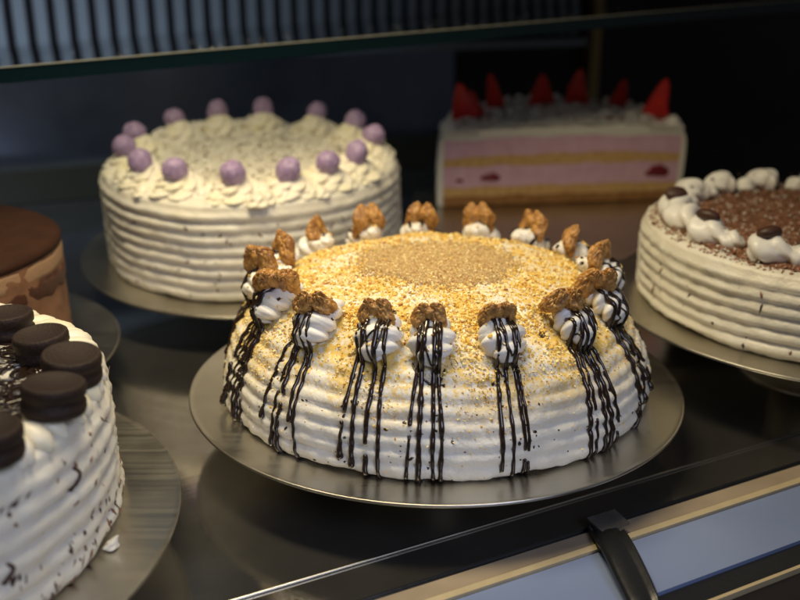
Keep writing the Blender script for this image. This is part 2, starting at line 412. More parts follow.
# ------------------------------------------------------------------ plates
def make_plate(M4, label, R=.16, ped=.034):
    r = empty('cake_plate', M4, label, 'cake plate', 'round steel cake plates')
    pts = [(0.0001, -.0002), (R*.5, -.0002), (R-.004, -.0002), (R-.0015, .0002), (R-.0004, .0007), (R, .0004), (R+.0001, -.0006), (R-.0008, -.0016), (R-.003, -.0022), (R*.5, -.0022), (.0001, -.0022)]
    lathe(pts, 160).build('plate_disc', M['plate'], r)
    lathe([(.001, -.0024), (.030, -.0024), (.028, -.010), (.028, -ped*.75), (.052, -ped+.002), (.054, -ped), (.001, -ped)], 64).build('pedestal', M['plate'], r)
    return r

F_MAIN = T3(.0230, .5625, 0)
F_BL = T3(-.1341, .8410, .0165)@Rx(.104)
F_PINK = T3(.1768, 1.0008, .0189)@Rx(.12)
F_RIGHT = T3(.3180, .6540, .0250)@Rx(.03)
F_FL = T3(-.2748, .3790, 0)
F_MOU = T3(-.3720, .6000, 0)
make_plate(F_MAIN@T3(0, .001, 0), 'round steel plate under the walnut cake in the centre', ped=.0345)
make_plate(F_BL, 'tilted steel plate under the cake with lilac balls', ped=.048)
make_plate(F_PINK, 'steel plate under the cut pink layer cake', .163, ped=.05)
make_plate(F_RIGHT, 'steel plate under the cocoa topped cake at the right', ped=.0595)
make_plate(F_FL, 'steel plate under the cake with dark biscuits at lower left', .1665, ped=.0345)
make_plate(F_MOU, 'steel plate under the brown mousse cake at the left edge', .168, ped=.0345)

# ------------------------------------------------------------------ MAIN walnut cake
F = F_MAIN
root = empty('walnut_cake', F, 'large domed cream cake with nut crumbs, chocolate drizzle and walnut ring', 'cake')
main_prof = [(.0003, .0825), (.03, .0820), (.055, .0808), (.080, .0770), (.098, .0710), (.1105, .0630), (.1210, .0520), (.1295, .0400), (.1350, .0260), (.1370, .0120), (.1366, .0012), (.1340, .0008), (.06, .0008)]
body, P, Nn = cake_body(main_prof, 150, 420, ridges=7, amp=.0026, zlo=.002, zhi=.058, lump=.0018, seed=3.1, wavy=.0009, rough=.0006, score=[math.radians(q) for q in (-84, -60, -37, -12, 14, 37, 59, 82, 106, 128, 154, -166, -142, -120, -101)])
body.build('cream_body', M['cream_dusted'], root)
dr0 = Drape(P, Nn, bvh_of(body))
angs = [168, 139, 117, 94, 70, 48, 25, 3, -26, -49, -74, -94, -109, -131, -154, -177]
angs = [math.radians(a) for a in angs]
shells = []
arc = lambda rr: float(np.interp(rr, P[:100, 0], dr0.d[:100]))
for i, a in enumerate(angs):
    mb = MB(); pth = []
    w = random.uniform(-.05, .05)
    for rr, zz, da in ((.1195, .0595, 0), (.1165, .0645, .01), (.1110, .0700, .02), (.1040, .0748, .035), (.0975, .0775, .045), (.0915, .0785, .05)):
        aa = a+da*(1 if i % 2 else .3)+w*(.13-rr)*10
        pth.append((rr*math.cos(aa), rr*math.sin(aa), zz))
    k = random.uniform(.94, 1.08)
    shell(mb, pth, np.array([.0030, .0100, .0128, .0134, .0122, .0098, .0066, .0030])*k*.90, lobes=2, depth=.23, twist=8.0+random.random(), rolls=4.2, rollamp=.10, seg=64, n=60, seed=i*3.3, zdown=.74)
    o = mb.build('cream_rosette', M['cream_pale'], root); shells.append(mb)
bv = bvh_of(body, *shells); dr = Drape(P, Nn, bv)

# crumbs
mb = MB(); mbp = MB()
def in_shell(a, t): return dr.at(a, t)[2]-dr0.at(a, t)[2] > .0012
cnt = 0
for _ in range(76000):
    rr = math.sqrt(random.random())*.104 if random.random() < .48 else None
    a = random.uniform(-PI, PI)
    if rr is None:
        t = random.uniform(.086, .185); keep = 1/(1+math.exp((t-.138)/.010))
        if nz((math.cos(a)*.13, math.sin(a)*.13, t), 32, 5) < -.16+(t-.11)*6: keep *= .22
    else:
        t = arc(rr); keep = .62 if rr > .046 else .08
        if nz((rr*math.cos(a), rr*math.sin(a), 0), 45, 2) < .0: keep *= .3
    if random.random() > keep or t > .20: continue
    p, nn, h = dr.at(a, t)
    if h-dr0.at(a, t)[2] > .0012 and random.random() > .10: continue
    s = random.choice((.0005, .0006, .0007, .0009, .0012 if t < .13 else .0007))*random.uniform(.7, 1.1)*(1 if t < .12 else .85)
    mi = random.choices((0, 1, 2), (.52, .42, .06))[0]
    granule(mb, np.array(p)+np.array(nn)*s*.35, s, mi, (1.2, 1, .65), s < .0009); cnt += 1
tag(mb.build('nut_crumbs', [M['crumb_a'], M['crumb_b'], M['crumb_c']], root, smooth=False), 'golden chopped nut crumbs scattered over the cream', kind='stuff')
for _ in range(19000):
    rr = .049*math.sqrt(random.random())*(1+.09*random.gauss(0, 1)); a = random.uniform(-PI, PI)
    p, nn, h = dr0.at(a, arc(max(rr, .001)))
    granule(mbp, np.array(p)+np.array(nn)*.0006, random.uniform(.0004, .0009), random.choices((0, 1, 2), (.76, .10, .14))[0], small=True)
tag(mbp.build('ground_nuts', [M['powder'], M['crumb_b'], M['crumb_c']], root, smooth=False), 'round patch of finely ground nuts in the middle', kind='stuff')
mb = MB(); V = []
for i in range(30):
    for j in range(140):
        a = 2*PI*j/140; rr = .0002+.0470*(i/29)*(1+.10*nz((math.cos(a), math.sin(a), 0), 3, 4)); p, nn, h = dr0.at(a, arc(rr))
        V.append((p.x, p.y, p.z+(.0006 if i < 28 else -.0004*(i-27))+.0005*nz((p.x, p.y, 0), 300, 2)))
mb.grid(V, 30, 140); mb.build('ground_nut_patch', M['powder'], root)

# chocolate drizzle: strands over each rosette, dripping down the side
for i, a in enumerate(angs):
    mb = MB(); ns = random.choice((4, 5, 5, 6))
    for k in range(ns):
        off = (k-(ns-1)/2)*.043+random.gauss(0, .007)
        t0 = random.uniform(.093, .112); t1 = random.choice((.160, .178, .188, .195, .200))+random.uniform(-.010, .006)
        n = int((t1-t0)/.0013); pts = []; rad = []
        ph = random.random()*9; gap = random.random() < .32; gc = random.uniform(.55, .8)
        base_r = random.uniform(.00095, .00165)
        def flush(pts, rad):
            if len(pts) > 4:
                rad[-1] *= .9; pts = np.array(pts)
                for _ in range(3): pts[1:-1] = pts[1:-1]*.4+(pts[:-2]+pts[2:])*.3
                mb.tube(pts, rad, 7)
        for j in range(n+1):
            q = j/n; t = t0+(t1-t0)*q
            aa = a+off*(.78+.47*q)+.0022*math.sin(ph+q*9)+.008*nz((q*.3, k, i), 12, ph)+.012*math.sin(q*2+ph)*(1-q)
            p, nn, h = dr.at(aa, min(t, dr.L-.08 if False else .2035))
            r = base_r*(1+.45*nz((t, k*.3, i*.7), 190, 1))
            if q > .90: r *= 1+.75*math.sin((q-.90)/.10*PI*.62)
            if gap and abs(q-gc) < .025:
                flush(pts, rad); pts = []; rad = []; continue
            pts.append(np.array(p)+np.array(nn)*r*.35); rad.append(r)
        flush(pts, rad)
    # looping strokes across the rosette
    for k in range(random.choice((1, 1, 2))):
        pts = []; c0 = random.uniform(.100, .122); ww = random.uniform(.04, .075); dirn = random.choice((-1, 1))
        for j in range(26):
            q = j/25; aa = a+(q-.5)*2*ww*dirn; t = c0+.014*math.sin(q*PI*1.1)*random.choice((1,))+.004*math.sin(q*7+k)
            p, nn, h = dr.at(aa, t); pts.append(np.array(p)+np.array(nn)*.0003)
        mb.tube(pts, [.00055+.0004*abs(nz((j*.02, k, i), 30)) for j in range(26)], 6)
    # splashes behind the nut
    for k in range(7):
        aa = a+random.gauss(0, .09); t = random.uniform(.088, .108)
        p, nn, h = dr.at(aa, t); granule(mb, np.array(p), random.uniform(.0008, .0019), 0, (1.6, .9, .4), Rm=frame(nn, random.random()*6))
    for k in range(10):
        aa = a+random.uniform(-.11, .11); t = random.uniform(.13, .175)
        p, nn, h = dr.at(aa, t); granule(mb, np.array(p), random.uniform(.0005, .0012), 0, (1, 1.5, .4), Rm=frame(nn, random.random()*6))
    mb.build('chocolate_drizzle', M['choc'], root)
# brown speckles on the lower side
mb = MB()
for _ in range(420):
    a = random.uniform(-PI, PI); t = random.uniform(.14, .203); p, nn, h = dr.at(a, t)
    s = random.uniform(.0003, .0008); granule(mb, np.array(p), s, random.choices((0, 1), (.4, .6))[0], (1.3, 1, .3), True, frame(nn, random.random()*6))
tag(mb.build('side_specks', [M['choc_bits'], M['brown_bits']], root), kind='stuff')

# walnuts
def walnut_mesh(seed):
    mb = MB()
    nu, nv = 56, 72
    for sgn in (-1, 1):
        V = []
        for i in range(nu):
            for j in range(nv):
                a = PI*i/(nu-1); c = 2*PI*j/nv
                x, y, z = math.sin(a)*math.cos(c), math.sin(a)*math.sin(c), math.cos(a)
                w = noise.noise(Vector((x*2.3+seed+sgn*3, y*2.3, z*2.3)))
                w2 = noise.noise(Vector((x*4.6+seed*2, y*4.6+sgn*5, z*4.6)))
                w3 = math.sin(7.5*x+5*w+2*sgn)*.5+math.sin(6.*z+7*w2+seed)*.5
                rd = abs(math.sin(5.2*z+1.6*x*sgn+3.2*w+seed))**.6
                d = 1+.25*(rd-.6)+.10*(.3-abs(w2)*1.5)+.05*noise.noise(Vector((x*13, y*13, z*13+seed)))
                X = x*.0058*d; Y = y*.0050*d; Z = z*.0108*d
                # lobe leans outwards at the top, narrows to the bottom, hollow towards its partner
                X *= 1-.22*(-z if z < 0 else z*.35)
                Y *= 1-.25*abs(z)**2
                V.append((sgn*(.0060-.0022*z)+X+.0006*math.sin(z*5+seed), Y+(.0016*math.cos(z*3+seed)), Z+.0090))
        mb.grid(V, nu, nv)
    # bridge between lobes
    V = []
    for i in range(18):
        for j in range(20):
            a = PI*i/17; c = 2*PI*j/20
            x, y, z = math.sin(a)*math.cos(c), math.sin(a)*math.sin(c), math.cos(a)
            d = 1+.25*noise.noise(Vector((x*3+seed, y*3, z*3)))
            V.append((x*.0046*d, y*.0040*d, z*.0052*d+.0125))
    mb.grid(V, 18, 20); return mb
wal = [walnut_mesh(s).build('walnut_half', M['walnut'], None) for s in (1.3, 5.7, 9.1, 14.2)]
wlab = ['upright walnut half at the left of the ring, long side beside the leftmost rosette',
        'walnut half at the back left of the ring, before the lilac ball cake',
        'tall walnut half with a pale chip, back left below the speckled cake side',
        'walnut half at the back of the ring where the two rear cakes part',
        'walnut half at the back of the ring, below the pink cake left part',
        'walnut half at the back of the ring, below the pink cake middle',
        'single looking walnut half at the back right of the ring',
        'walnut half at the far right, topmost of the stacked pair on the right',
        'pale ended walnut half at the right, under the far right walnut',
        'large leaning walnut half at the front right of the ring',
        'squat walnut half at the front of the ring, right of centre',
        'small walnut half at the very front of the ring, above the longest drips',
        'walnut half at the front of the ring, left of the frontmost one',
        'large leaning walnut half at the front left of the ring',
        'long walnut half lying along the left of the ring',
        'leftmost walnut half of the ring, above the big left rosette']
# angle, radius, extra spin, lean, scale
wrr = [.095, .099, .097, .099, .098, .101, .096, .098, .096, .096, .099, .099, .099, .099, .099, .101]
spin = [.9, .5, .15, -.1, .1, -.15, -.7, -.9, -1.2, -.75, -.1, .05, .1, .75, 1.3, 1.2]
lean = [.3, .3, .15, .1, .1, .2, .3, .35, .9, .9, .55, .35, .45, .9, .9, .6]
scl = [.98, .92, 1.08, 1.0, 1.0, .98, .90, .95, 1.05, 1.0, .86, .78, .82, .98, 1.15, 1.05]
used = [False]*4
for i, a in enumerate(angs):
    rr = wrr[i]; p, nn, h = dr.at(a, arc(rr))
    Mx = F@T3(p.x, p.y, p.z-.0062)@Rz(a-PI/2+spin[i]*.8)@Rx(-lean[i]*.8)@Ry(random.uniform(-.12, .12))@Matrix.Scale(scl[i], 4)
    q = i % 4
    o = wal[q] if not used[q] else wal[q].copy()
    if used[q]: COL.objects.link(o)
    used[q] = True
    o.matrix_world = Mx
    tag(o, wlab[i], 'walnut', 'walnut halves in a ring on the cream cake')

# ------------------------------------------------------------------ combed straight cakes
def fleck(mb, dp, n, t0, t1, s0, s1, mats=1, bias=None):
    for _ in range(n):
        a = random.uniform(-PI, PI); t = random.uniform(t0, t1)
        if bias: t = t1-(t1-t0)*random.random()**bias
        p, nn, h = dp.at(a, t); s = random.uniform(s0, s1)*random.choice((.7, 1, 1, 1.5))
        granule(mb, np.array(p), s, random.randrange(mats), (random.uniform(.5, .9), random.uniform(1, 2.4), .3), True, frame(nn, random.gauss(0, .6)))
def straight_prof(R, h, rt=.008): return [(.0003, h), (R*.5, h), (R-rt*1.6, h), (R-rt*.4, h-rt*.15), (R-.001, h-rt), (R, h-rt*2), (R, h*.5), (R+.0006, .004), (R, .0012), (R-.004, .0008), (R*.5, .0008)]

# back-left cake with lilac balls
F = F_BL; R, h = .1335, .084
root = empty('lilac_ball_cake', F, 'tall round combed cream cake topped with lilac balls at back left', 'cake')
body, P, Nn = cake_body(straight_prof(R, h), 130, 300, ridges=8, amp=.0058, zlo=.002, zhi=.078, lump=.0010, seed=8.3, wavy=.0006)
body.build('cream_body', M['cream'], root); dp = Drape(P, Nn, bvh_of(body))
mb = MB(); fleck(mb, dp, 230, .145, .215, .0007, .0015, 2); tag(mb.build('chocolate_flecks', [M['choc_bits'], M['brown_bits']], root), kind='stuff')
bang = [92, 62, 34, 3, -28, -47, -66, -89, -115, -137, -163, 172, 140, 116]
for i, ad in enumerate(bang):
    a = math.radians(ad); rr = .107; mb = MB()
    c = (rr*math.cos(a), rr*math.sin(a), h-.004)
    swirl(mb, (.104*math.cos(a), .104*math.sin(a), h-.003), .0250, .0225, seed=i*2.1, lobes=7, turns=3.1)
    for k in range(5):                                 # loose tufts round the foot of the rosette
        b2 = a+random.uniform(-.22, .22); r2 = random.uniform(.095, .129)
        swirl(mb, (r2*math.cos(b2), r2*math.sin(b2), h-.003), random.uniform(.007, .011), random.uniform(.009, .014), seed=i+k, lobes=5, nh=16, seg=28)
    mb.build('cream_rosette', M['cream_yellow'], root)
mb = MB()
for k in range(30):
    a = 2*PI*k/30+random.uniform(-.04, .04); swirl(mb, (.1175*math.cos(a), .1175*math.sin(a), h-.003), random.uniform(.0105, .0140), random.uniform(.008, .013), seed=k, lobes=7, nh=22, seg=36)
mb.build('piped_border', M['cream_yellow'], root)
mb = MB()
for _ in range(420):
    a = random.uniform(-PI, PI); rr = .088*math.sqrt(random.random()); L = random.uniform(.004, .010)
    t = np.linspace(-.5, .5, 4); dirn = rng.standard_normal(3); dirn[2] *= .35; dirn /= np.linalg.norm(dirn)
    bend = rng.standard_normal(3)*.002
    c = np.array((rr*math.cos(a), rr*math.sin(a), h+random.uniform(.0, .004)))
    mb.tube([c+dirn*L*x+bend*(1-4*x*x) for x in t], random.uniform(.0006, .0013), 5)
tag(mb.build('white_chocolate_shreds', M['shred'], root), kind='stuff')
mb = MB()
for _ in range(130):
    a = random.uniform(-PI, PI); rr = .10*math.sqrt(random.random()); granule(mb, (rr*math.cos(a), rr*math.sin(a), h+.006), random.uniform(.0006, .0013), 0, (1, 1.6, .5), True)
tag(mb.build('top_flecks', M['brown_bits'], root), kind='stuff')
def ball_mesh(seed):
    mb = MB(); V = []
    for i in range(24):
        for j in range(32):
            a = PI*i/23; c = 2*PI*j/32; x, y, z = math.sin(a)*math.cos(c), math.sin(a)*math.sin(c), math.cos(a)
            d = 1+.10*noise.noise(Vector((x*1.7+seed, y*1.7, z*1.7)))+.03*noise.noise(Vector((x*5, y*5+seed, z*5)))
            V.append((x*.0102*d, y*.0102*d, z*.0102*d))
    mb.grid(V, 24, 32, flip=True); return mb
balls = [ball_mesh(s).build('lilac_ball', M['lilac']) for s in (1.1, 4.4, 7.9)]
blab = ['lilac ball at the very back of the ring, slightly right of centre', 'lilac ball at the back right, apart from its neighbours',
        'lilac ball at the right rear, next after the lone back right one', 'lilac ball at the far right edge, the upper of two touching',
        'lilac ball at the far right edge, the lower of two touching', 'large cracked lilac ball at the front right of the ring',
        'lilac ball at the front, second from the right', 'lilac ball at the front middle of the cream cake',
        'lilac ball at the front, left of the middle one', 'lilac ball at the front left, beside the crowded trio',
        'large leftmost lilac ball on the cake edge', 'lilac ball behind the leftmost one', 'lilac ball at the back left on a tall rosette', 'lilac ball at the back, left of the rearmost one']
for i, ad in enumerate(bang):
    a = math.radians(ad); o = balls[i] if i < 3 else balls[i % 3].copy()
    if i >= 3: COL.objects.link(o)
    o.matrix_world = F@T3(.110*math.cos(a), .110*math.sin(a), h+.0185)@Rz(i*1.3)@Rx(i*.7)@Matrix.Diagonal((1, random.uniform(.9, 1), random.choice((1.05, 1.2, 1.12)), 1))@Rx(random.choice((0, 1.2, .6)))
    tag(o, blab[i], 'chocolate ball', 'lilac balls on the back left cake')

# right cake with cocoa top
F = F_RIGHT; R, h = .1365, .0570
root = empty('cocoa_cake', F, 'round combed cream cake with cocoa dusted top at the right', 'cake')
body, P, Nn = cake_body(straight_prof(R, h, .006), 120, 300, ridges=6, amp=.0055, zlo=.002, zhi=.053, lump=.0008, seed=18.3, wavy=.0006)
body.build('cream_body', M['cream'], root); dp = Drape(P, Nn, bvh_of(body))
mb = MB(); fleck(mb, dp, 170, .142, .190, .0006, .0013, 2)
for _ in range(6):
    a = random.uniform(-2.6, -1.2); t = random.uniform(.150, .175); p, nn, hh = dp.at(a, t); granule(mb, np.array(p), .0016, 0, (.6, 2.8, .3), True, frame(nn, random.gauss(0, .7)))
tag(mb.build('chocolate_flecks', [M['choc_bits'], M['brown_bits']], root), kind='stuff')
mb = lathe([(.0002, h+.0012), (.06, h+.0012), (.1200, h+.0010), (.1240, h-.0004)], 120); mb.build('cocoa_layer', M['cocoa'], root)
mb = MB()
for _ in range(9000):
    a = random.uniform(-PI, PI); rr = .132*math.sqrt(random.random()); p, nn, hh = dp.at(a, rr)
    granule(mb, np.array(p)+np.array((0, 0, .0013 if rr < .124 else .0002)), random.uniform(.0006, .0014), random.choices((0, 1, 2), (.45, .40, .15))[0], (1.2, 1, .6), True)
tag(mb.build('cocoa_crumbs', [M['cocoa'], M['cocoa_light'], M['cream']], root, smooth=False), kind='stuff')
dang = [168, -160, -135, 97, 119, 139, 74, -178, -108, -82, -55, -28, 0, 25, 50]
bean = []
for i, ad in enumerate(dang):
    a = math.radians(ad); mb = MB(); rr = .112
    p0 = np.array((rr*math.cos(a), rr*math.sin(a), h+.004)); tn = np.array((-math.sin(a), math.cos(a), 0)); rn = np.array((math.cos(a), math.sin(a), 0))
    pth = [p0-tn*.013-rn*.001, p0-tn*.004+rn*.001+np.array((0, 0, .003)), p0+tn*.007+np.array((0, 0, .003)), p0+tn*.017-rn*.005, p0+tn*.025-rn*.010-np.array((0, 0, .001))]
    shell(mb, pth, [.0012, .0108, .0130, .0118, .0088, .0062, .0084, .0068, .0015], lobes=3, depth=.24, twist=6., rolls=2.6, rollamp=.2, seg=40, n=28, seed=i*1.7, zdown=.8)
    for k in range(14):
        granule(mb, p0+tn*random.uniform(-.008, .02)-rn*.002+np.array((random.uniform(-.004, .004), 0, .0095)), random.uniform(.0005, .0011), 1, (1, 1.6, .5), True)
    mb.build('cream_dollop', [M['cream_pale'], M['choc_bits']], root)
def bean_mesh():
    V = []
    for i in range(20):
        for j in range(28):
            a = PI*i/19; c = 2*PI*j/28; x, y, z = math.sin(a)*math.cos(c), math.sin(a)*math.sin(c), math.cos(a)
            groove = .22*math.exp(-(y/.14)**2)*(1 if z > 0 else 0)
            V.append((x*.0088, y*.0066, z*.0046*(1-groove)))
    mb = MB(); mb.grid(V, 20, 28, flip=True); return mb
bb = bean_mesh().build('chocolate_bean', M['choc_bits'])
blabs = {168: 'brown chocolate bean on the leftmost white dollop of the cocoa cake', -160: 'brown chocolate bean on the front left dollop, between its two neighbours', -135: 'brown chocolate bean on the front dollop nearest the main cake crumbs'}
blabs = {168: 'dark chocolate bean on the leftmost dollop of the cocoa cake, nearest the pink cake', -160: 'dark chocolate bean on the second dollop from the left of the cocoa cake', -135: 'dark chocolate bean on the frontmost dollop of the cocoa cake'}
first = True
for ad in (168, -160, -135):
    a = math.radians(ad); o = bb if first else bb.copy()
    if not first: COL.objects.link(o)
    first = False
    rr = .113; o.matrix_world = F@T3(rr*math.cos(a)-.001, rr*math.sin(a)+.001, h+.0178)@Rz(.3*ad)@Rx(.45)
    tag(o, blabs[ad], 'chocolate bean', 'chocolate beans on the cocoa cake')

# front-left cake with biscuits
F = F_FL; R, h = .137, .0685
root = empty('biscuit_cake', F, 'white combed cake with dark biscuits and chocolate web at lower left', 'cake')
body, P, Nn = cake_body(straight_prof(R, h, .007), 120, 300, ridges=6, amp=.0036, zlo=.002, zhi=.062, lump=.0013, seed=28.3, wavy=.0009)
body.build('cream_body', M['cream'], root); dp = Drape(P, Nn, bvh_of(body))
mb = MB(); fleck(mb, dp, 380, .143, .198, .0006, .0017, 2); fleck(mb, dp, 500, .180, .2, .0006, .0014, 2, 1.5)
for aa, t0, t1 in ((-.20, .150, .160), (-.52, .170, .178)):
    pts = [np.array(dp.at(aa+.012*math.sin(q*5), t0+(t1-t0)*q)[0]) for q in np.linspace(0, 1, 12)]; mb.tube(pts, np.linspace(.0008, .0016, 12), 6)
tag(mb.build('chocolate_flecks', [M['choc_bits'], M['brown_bits']], root), kind='stuff')
mb = MB()
for k in range(74):
    a = 2*PI*k/74+random.uniform(-.03, .03); kk = random.uniform(.85, 1.25); c0, s0 = math.cos(a), math.sin(a)
    rr = random.uniform(.109, .114)
    shell(mb, [(.1355*c0, .1355*s0, h-.0045), (.131*c0, .131*s0, h+.0008), (.123*c0, .123*s0, h+.0030), (rr*math.cos(a+.05), rr*math.sin(a+.05), h+.0015)],
          np.array([.0010, .0042, .0052, .0046, .0036, .0015])*kk, lobes=4, depth=.12, rolls=2, seg=16, n=14, seed=k, zdown=.9)
mb.build('piped_border', M['cream_yellow'], root)
mb = MB()
for _ in range(900):
    a = random.uniform(-PI, PI); rr = .118*math.sqrt(random.random()); granule(mb, (rr*math.cos(a), rr*math.sin(a), h+.0004), random.uniform(.001, .0024), 0, (1.4, 1, .6))
tag(mb.build('cream_tufts', M['cream_yellow'], root), kind='stuff')
mb = MB()
for k in range(90):
    a0 = random.uniform(-PI, PI); rad = random.uniform(.03, .12); c = np.array((random.uniform(.02, .10), random.uniform(-.06, .08))); pts = []
    a1 = a0+random.uniform(1.2, 3.2)
    for q in np.linspace(0, 1, 40):
        aa = a0+(a1-a0)*q; x, y = c[0]+rad*.6*math.cos(aa), c[1]+rad*.6*math.sin(aa)
        x += .004*math.sin(q*17+k)
        if math.hypot(x, y) > .116: continue
        pts.append((x, y, h+.0018+.0012*nz((x, y, 0), 200, k)))
    if len(pts) > 6: mb.tube(pts, random.uniform(.0008, .0015), 6)
mb.build('chocolate_web', M['choc'], root)
bp = [(.0001, .0112), (.0115, .0112), (.0125, .0118), (.0137, .0119), (.0146, .0113), (.0150, .0100), (.0149, .0075), (.0139, .0068), (.0139, .0050), (.0149, .0044), (.0150, .0018), (.0144, .0004), (.0130, 0), (.0001, 0)]
bisc = lathe([(r_*.91, z_*1.18) for r_, z_ in bp], 56).build('dark_biscuit', M['biscuit'])
bis = [(.066, .080, .0015, 0, 0, 'dark round biscuit cut off by the left edge of the photo, rearmost'), (.096, .050, .0015, .05, -.05, 'dark round biscuit at the back beside the mousse cake'),
       (.1215, .0165, .0045, .08, .10, 'dark round biscuit at the right rim resting against two others'), (.1255, -.0190, .0050, -.06, .08, 'dark round biscuit in the middle of the visible row, nearest the rim cream'),
       (.1130, -.056, .0030, 0, .05, 'frontmost dark round biscuit, cut off by the left edge'), (-.09, .05, .001, 0, 0, None), (-.06, -.09, .001, 0, 0, None)]
for i, (x, y, dz, rx, ry, lab) in enumerate(bis):
    if lab is None: continue
    o = bisc if i == 0 else bisc.copy()
    if i: COL.objects.link(o)
    o.matrix_world = F@T3(x, y, h+dz)@Rx(rx)@Ry(ry)
    tag(o, lab, 'biscuit', 'dark biscuits on the lower left cake')
# cream dab on the plate beside it
mb = MB(); swirl(mb, (0, 0, 0), .0035, .0065, seed=3, lobes=4, nh=18, seg=24, lean=(.004, .001))
o = mb.build('cream_dab', M['cream'], M4=F@T3(.1405, -.012, .0003)); tag(o, 'small smear of cream on the plate beside the biscuit cake', 'cream dab')

# mousse cake
F = F_MOU; R, h = .134, .080
root = empty('mousse_cake', F, 'brown chocolate mousse cake with dark cocoa top at the left edge', 'cake')
body, P, Nn = cake_body(straight_prof(R, h, .003), 110, 220, ridges=1, amp=0, lump=.0010, seed=38.3)
body.build('mousse_body', M['mousse'], root)
lathe([(.0002, h+.0022), (.08, h+.0022), (R-.003, h+.0018), (R+.0006, h-.0005), (R+.0008, h-.004), (R-.002, h-.0045)], 140).build('cocoa_top', M['cocoa_dark'], root)
def band(z0, z1, rad, wav, sd, m, name):
    mb = MB(); V = []
    for i in range(9):
        for j in range(260):
            a = 2*PI*j/260; q = i/8
            w = wav*nz((math.cos(a)*.14, math.sin(a)*.14, 0), 60, sd)*1.5; w2 = wav*nz((math.cos(a)*.14, math.sin(a)*.14, 0), 90, sd+7)*1.5
            z = (z0+w)*(1-q)+(z1+w2)*q; r = rad*math.sin(PI*q)**.4+R-.0004 if 0 < q < 1 else R-.003
            V.append((r*math.cos(a), r*math.sin(a), z))
    mb.grid(V, 9, 260); mb.build(name, m, root)
band(.062, .0755, .0011, .001, 2, M['mousse_light'], 'light_layer')
band(.0485, .0600, .0016, .0050, 5, M['ganache'], 'ganache_layer')

# pink half cake
F = F_PINK@Rz(.10); R, h = .137, .080
root = empty('strawberry_cream_cake', F, 'cut half of a pink layered strawberry cream cake at the back', 'cake')
def half_layer(name, m, z0, z1, Rr, sd, w0=.0024, w1=.0024, front=0., parent=None):
    mb = MB(); nx, ny = 80, 14; top = []; bot = []
    for i in range(nx):
        x = -Rr*math.cos(PI*i/(nx-1))
        for j in range(ny):
            q = j/(ny-1); y = front+q*(math.sqrt(max(0, Rr*Rr-x*x)))
            arch = .0035*(1-(x/Rr)**2)*(z0/.08); arch1 = .0035*(1-(x/Rr)**2)*(z1/.08)
            top.append((x, y, z1+arch1+w1*nz((x, y, z1), 45, round(z1*1e4)*.013))); bot.append((x, y, z0+arch+.0002+w0*nz((x, y, z0), 45, round(z0*1e4)*.013)))
    k = nx*ny
    ft = [(i*ny+j, (i+1)*ny+j, (i+1)*ny+j+1, i*ny+j+1) for i in range(nx-1) for j in range(ny-1)]
    F_ = ft+[tuple(a+k for a in q[::-1]) for q in ft]
    F_ += [(i*ny, i*ny+k, (i+1)*ny+k, (i+1)*ny) for i in range(nx-1)]+[(i*ny+ny-1, (i+1)*ny+ny-1, (i+1)*ny+ny-1+k, i*ny+ny-1+k) for i in range(nx-1)]
    mb.add(top+bot, F_); return mb.build(name, m, parent or root, False)
ri = R-.0055
half_layer('base_sponge', M['sponge_base'], .0008, .011, ri, 1, 0)
half_layer('lower_sponge', M['sponge'], .011, .0215, ri, 2)
half_layer('lower_pink_cream', M['pink'], .0215, .0440, ri, 3)
half_layer('middle_sponge', M['sponge'], .0440, .0550, ri, 4)
half_layer('upper_pink_cream', M['pink'], .0550, .0735, ri, 5)
half_layer('top_cream', M['cream_pale'], .0735, .0790, ri, 6)
# outer coat: half shell round back and over the top edge
mb = MB(); pr2 = resample(smooth_profile([(ri+.0001, .0010), (R, .0010), (R+.0004, .03), (R, .062), (R-.002, .074), (R-.008, .0815), (R-.02, .084), (R-.05, .0845), (.03, .0845), (.0005, .0845)], 3), 60)
V = []
for (r_, z_) in pr2:
    for j in range(120):
        a = PI*j/119; x, y = r_*math.cos(a), r_*math.sin(a)
        d = .0012*nz((x, y, z_), 60, 3)
        V.append((x*(1+d*6), y*(1+d*6)-.0006, z_+(d if z_ > .06 else 0)+.0035*(1-min(1, (x/R)**2))*(z_/.08)))
mb.grid(V, 60, 120, wrap=False)
# front rim of the coat (its cut thickness)
V = []
for (r_, z_) in pr2:
    for sg in (-1,):
        pass
for sg in (-1, 1):
    V = []
    for (r_, z_) in pr2[:34]:
        V += [(sg*r_, -.0006, z_+.0035*(1-min(1, (r_/R)**2))*(z_/.08)), (sg*min(r_, ri-.0005 if z_ < .0705 else r_-.004), -.0006, min(z_, .079))]
    mb.add(V, [(2*i, 2*i+1, 2*i+3, 2*i+2) for i in range(33)])
V = []
for i in range(60):
    x = -ri+2*ri*i/59; ar = .0035*(1-(x/R)**2); V += [(x, -.0006, .0775+ar+.0012*nz((x, 0, 0), 60, 9)), (x, -.0006, .0838+ar+.0014*nz((x, 0, 0), 90, 2))]
mb.add(V, [(2*i, 2*i+1, 2*i+3, 2*i+2) for i in range(59)])
mb.build('cream_coat', M['cream_pale'], root)
for (x, z, s, w) in ((-.078, .0330, .0065, 1.5), (-.113, .0300, .0028, 1.4), (.108, .0345, .0105, 1.15)):
    mb = MB(); V = []
    for i in range(12):
        for j in range(16):
            a = PI*i/11; c = 2*PI*j/16; X, Y, Z = math.sin(a)*math.cos(c), math.sin(a)*math.sin(c), math.cos(a)
            d = 1+.4*noise.noise(Vector((X*1.5+x*90, Y, Z*1.5)))
            V.append((x+X*s*w*d*(1-.35*Z), Y*.0015-.0004, z+Z*s*.75*d))
    mb.grid(V, 12, 16); mb.build('berry_piece', M['berry'], root)
mb = MB(); 
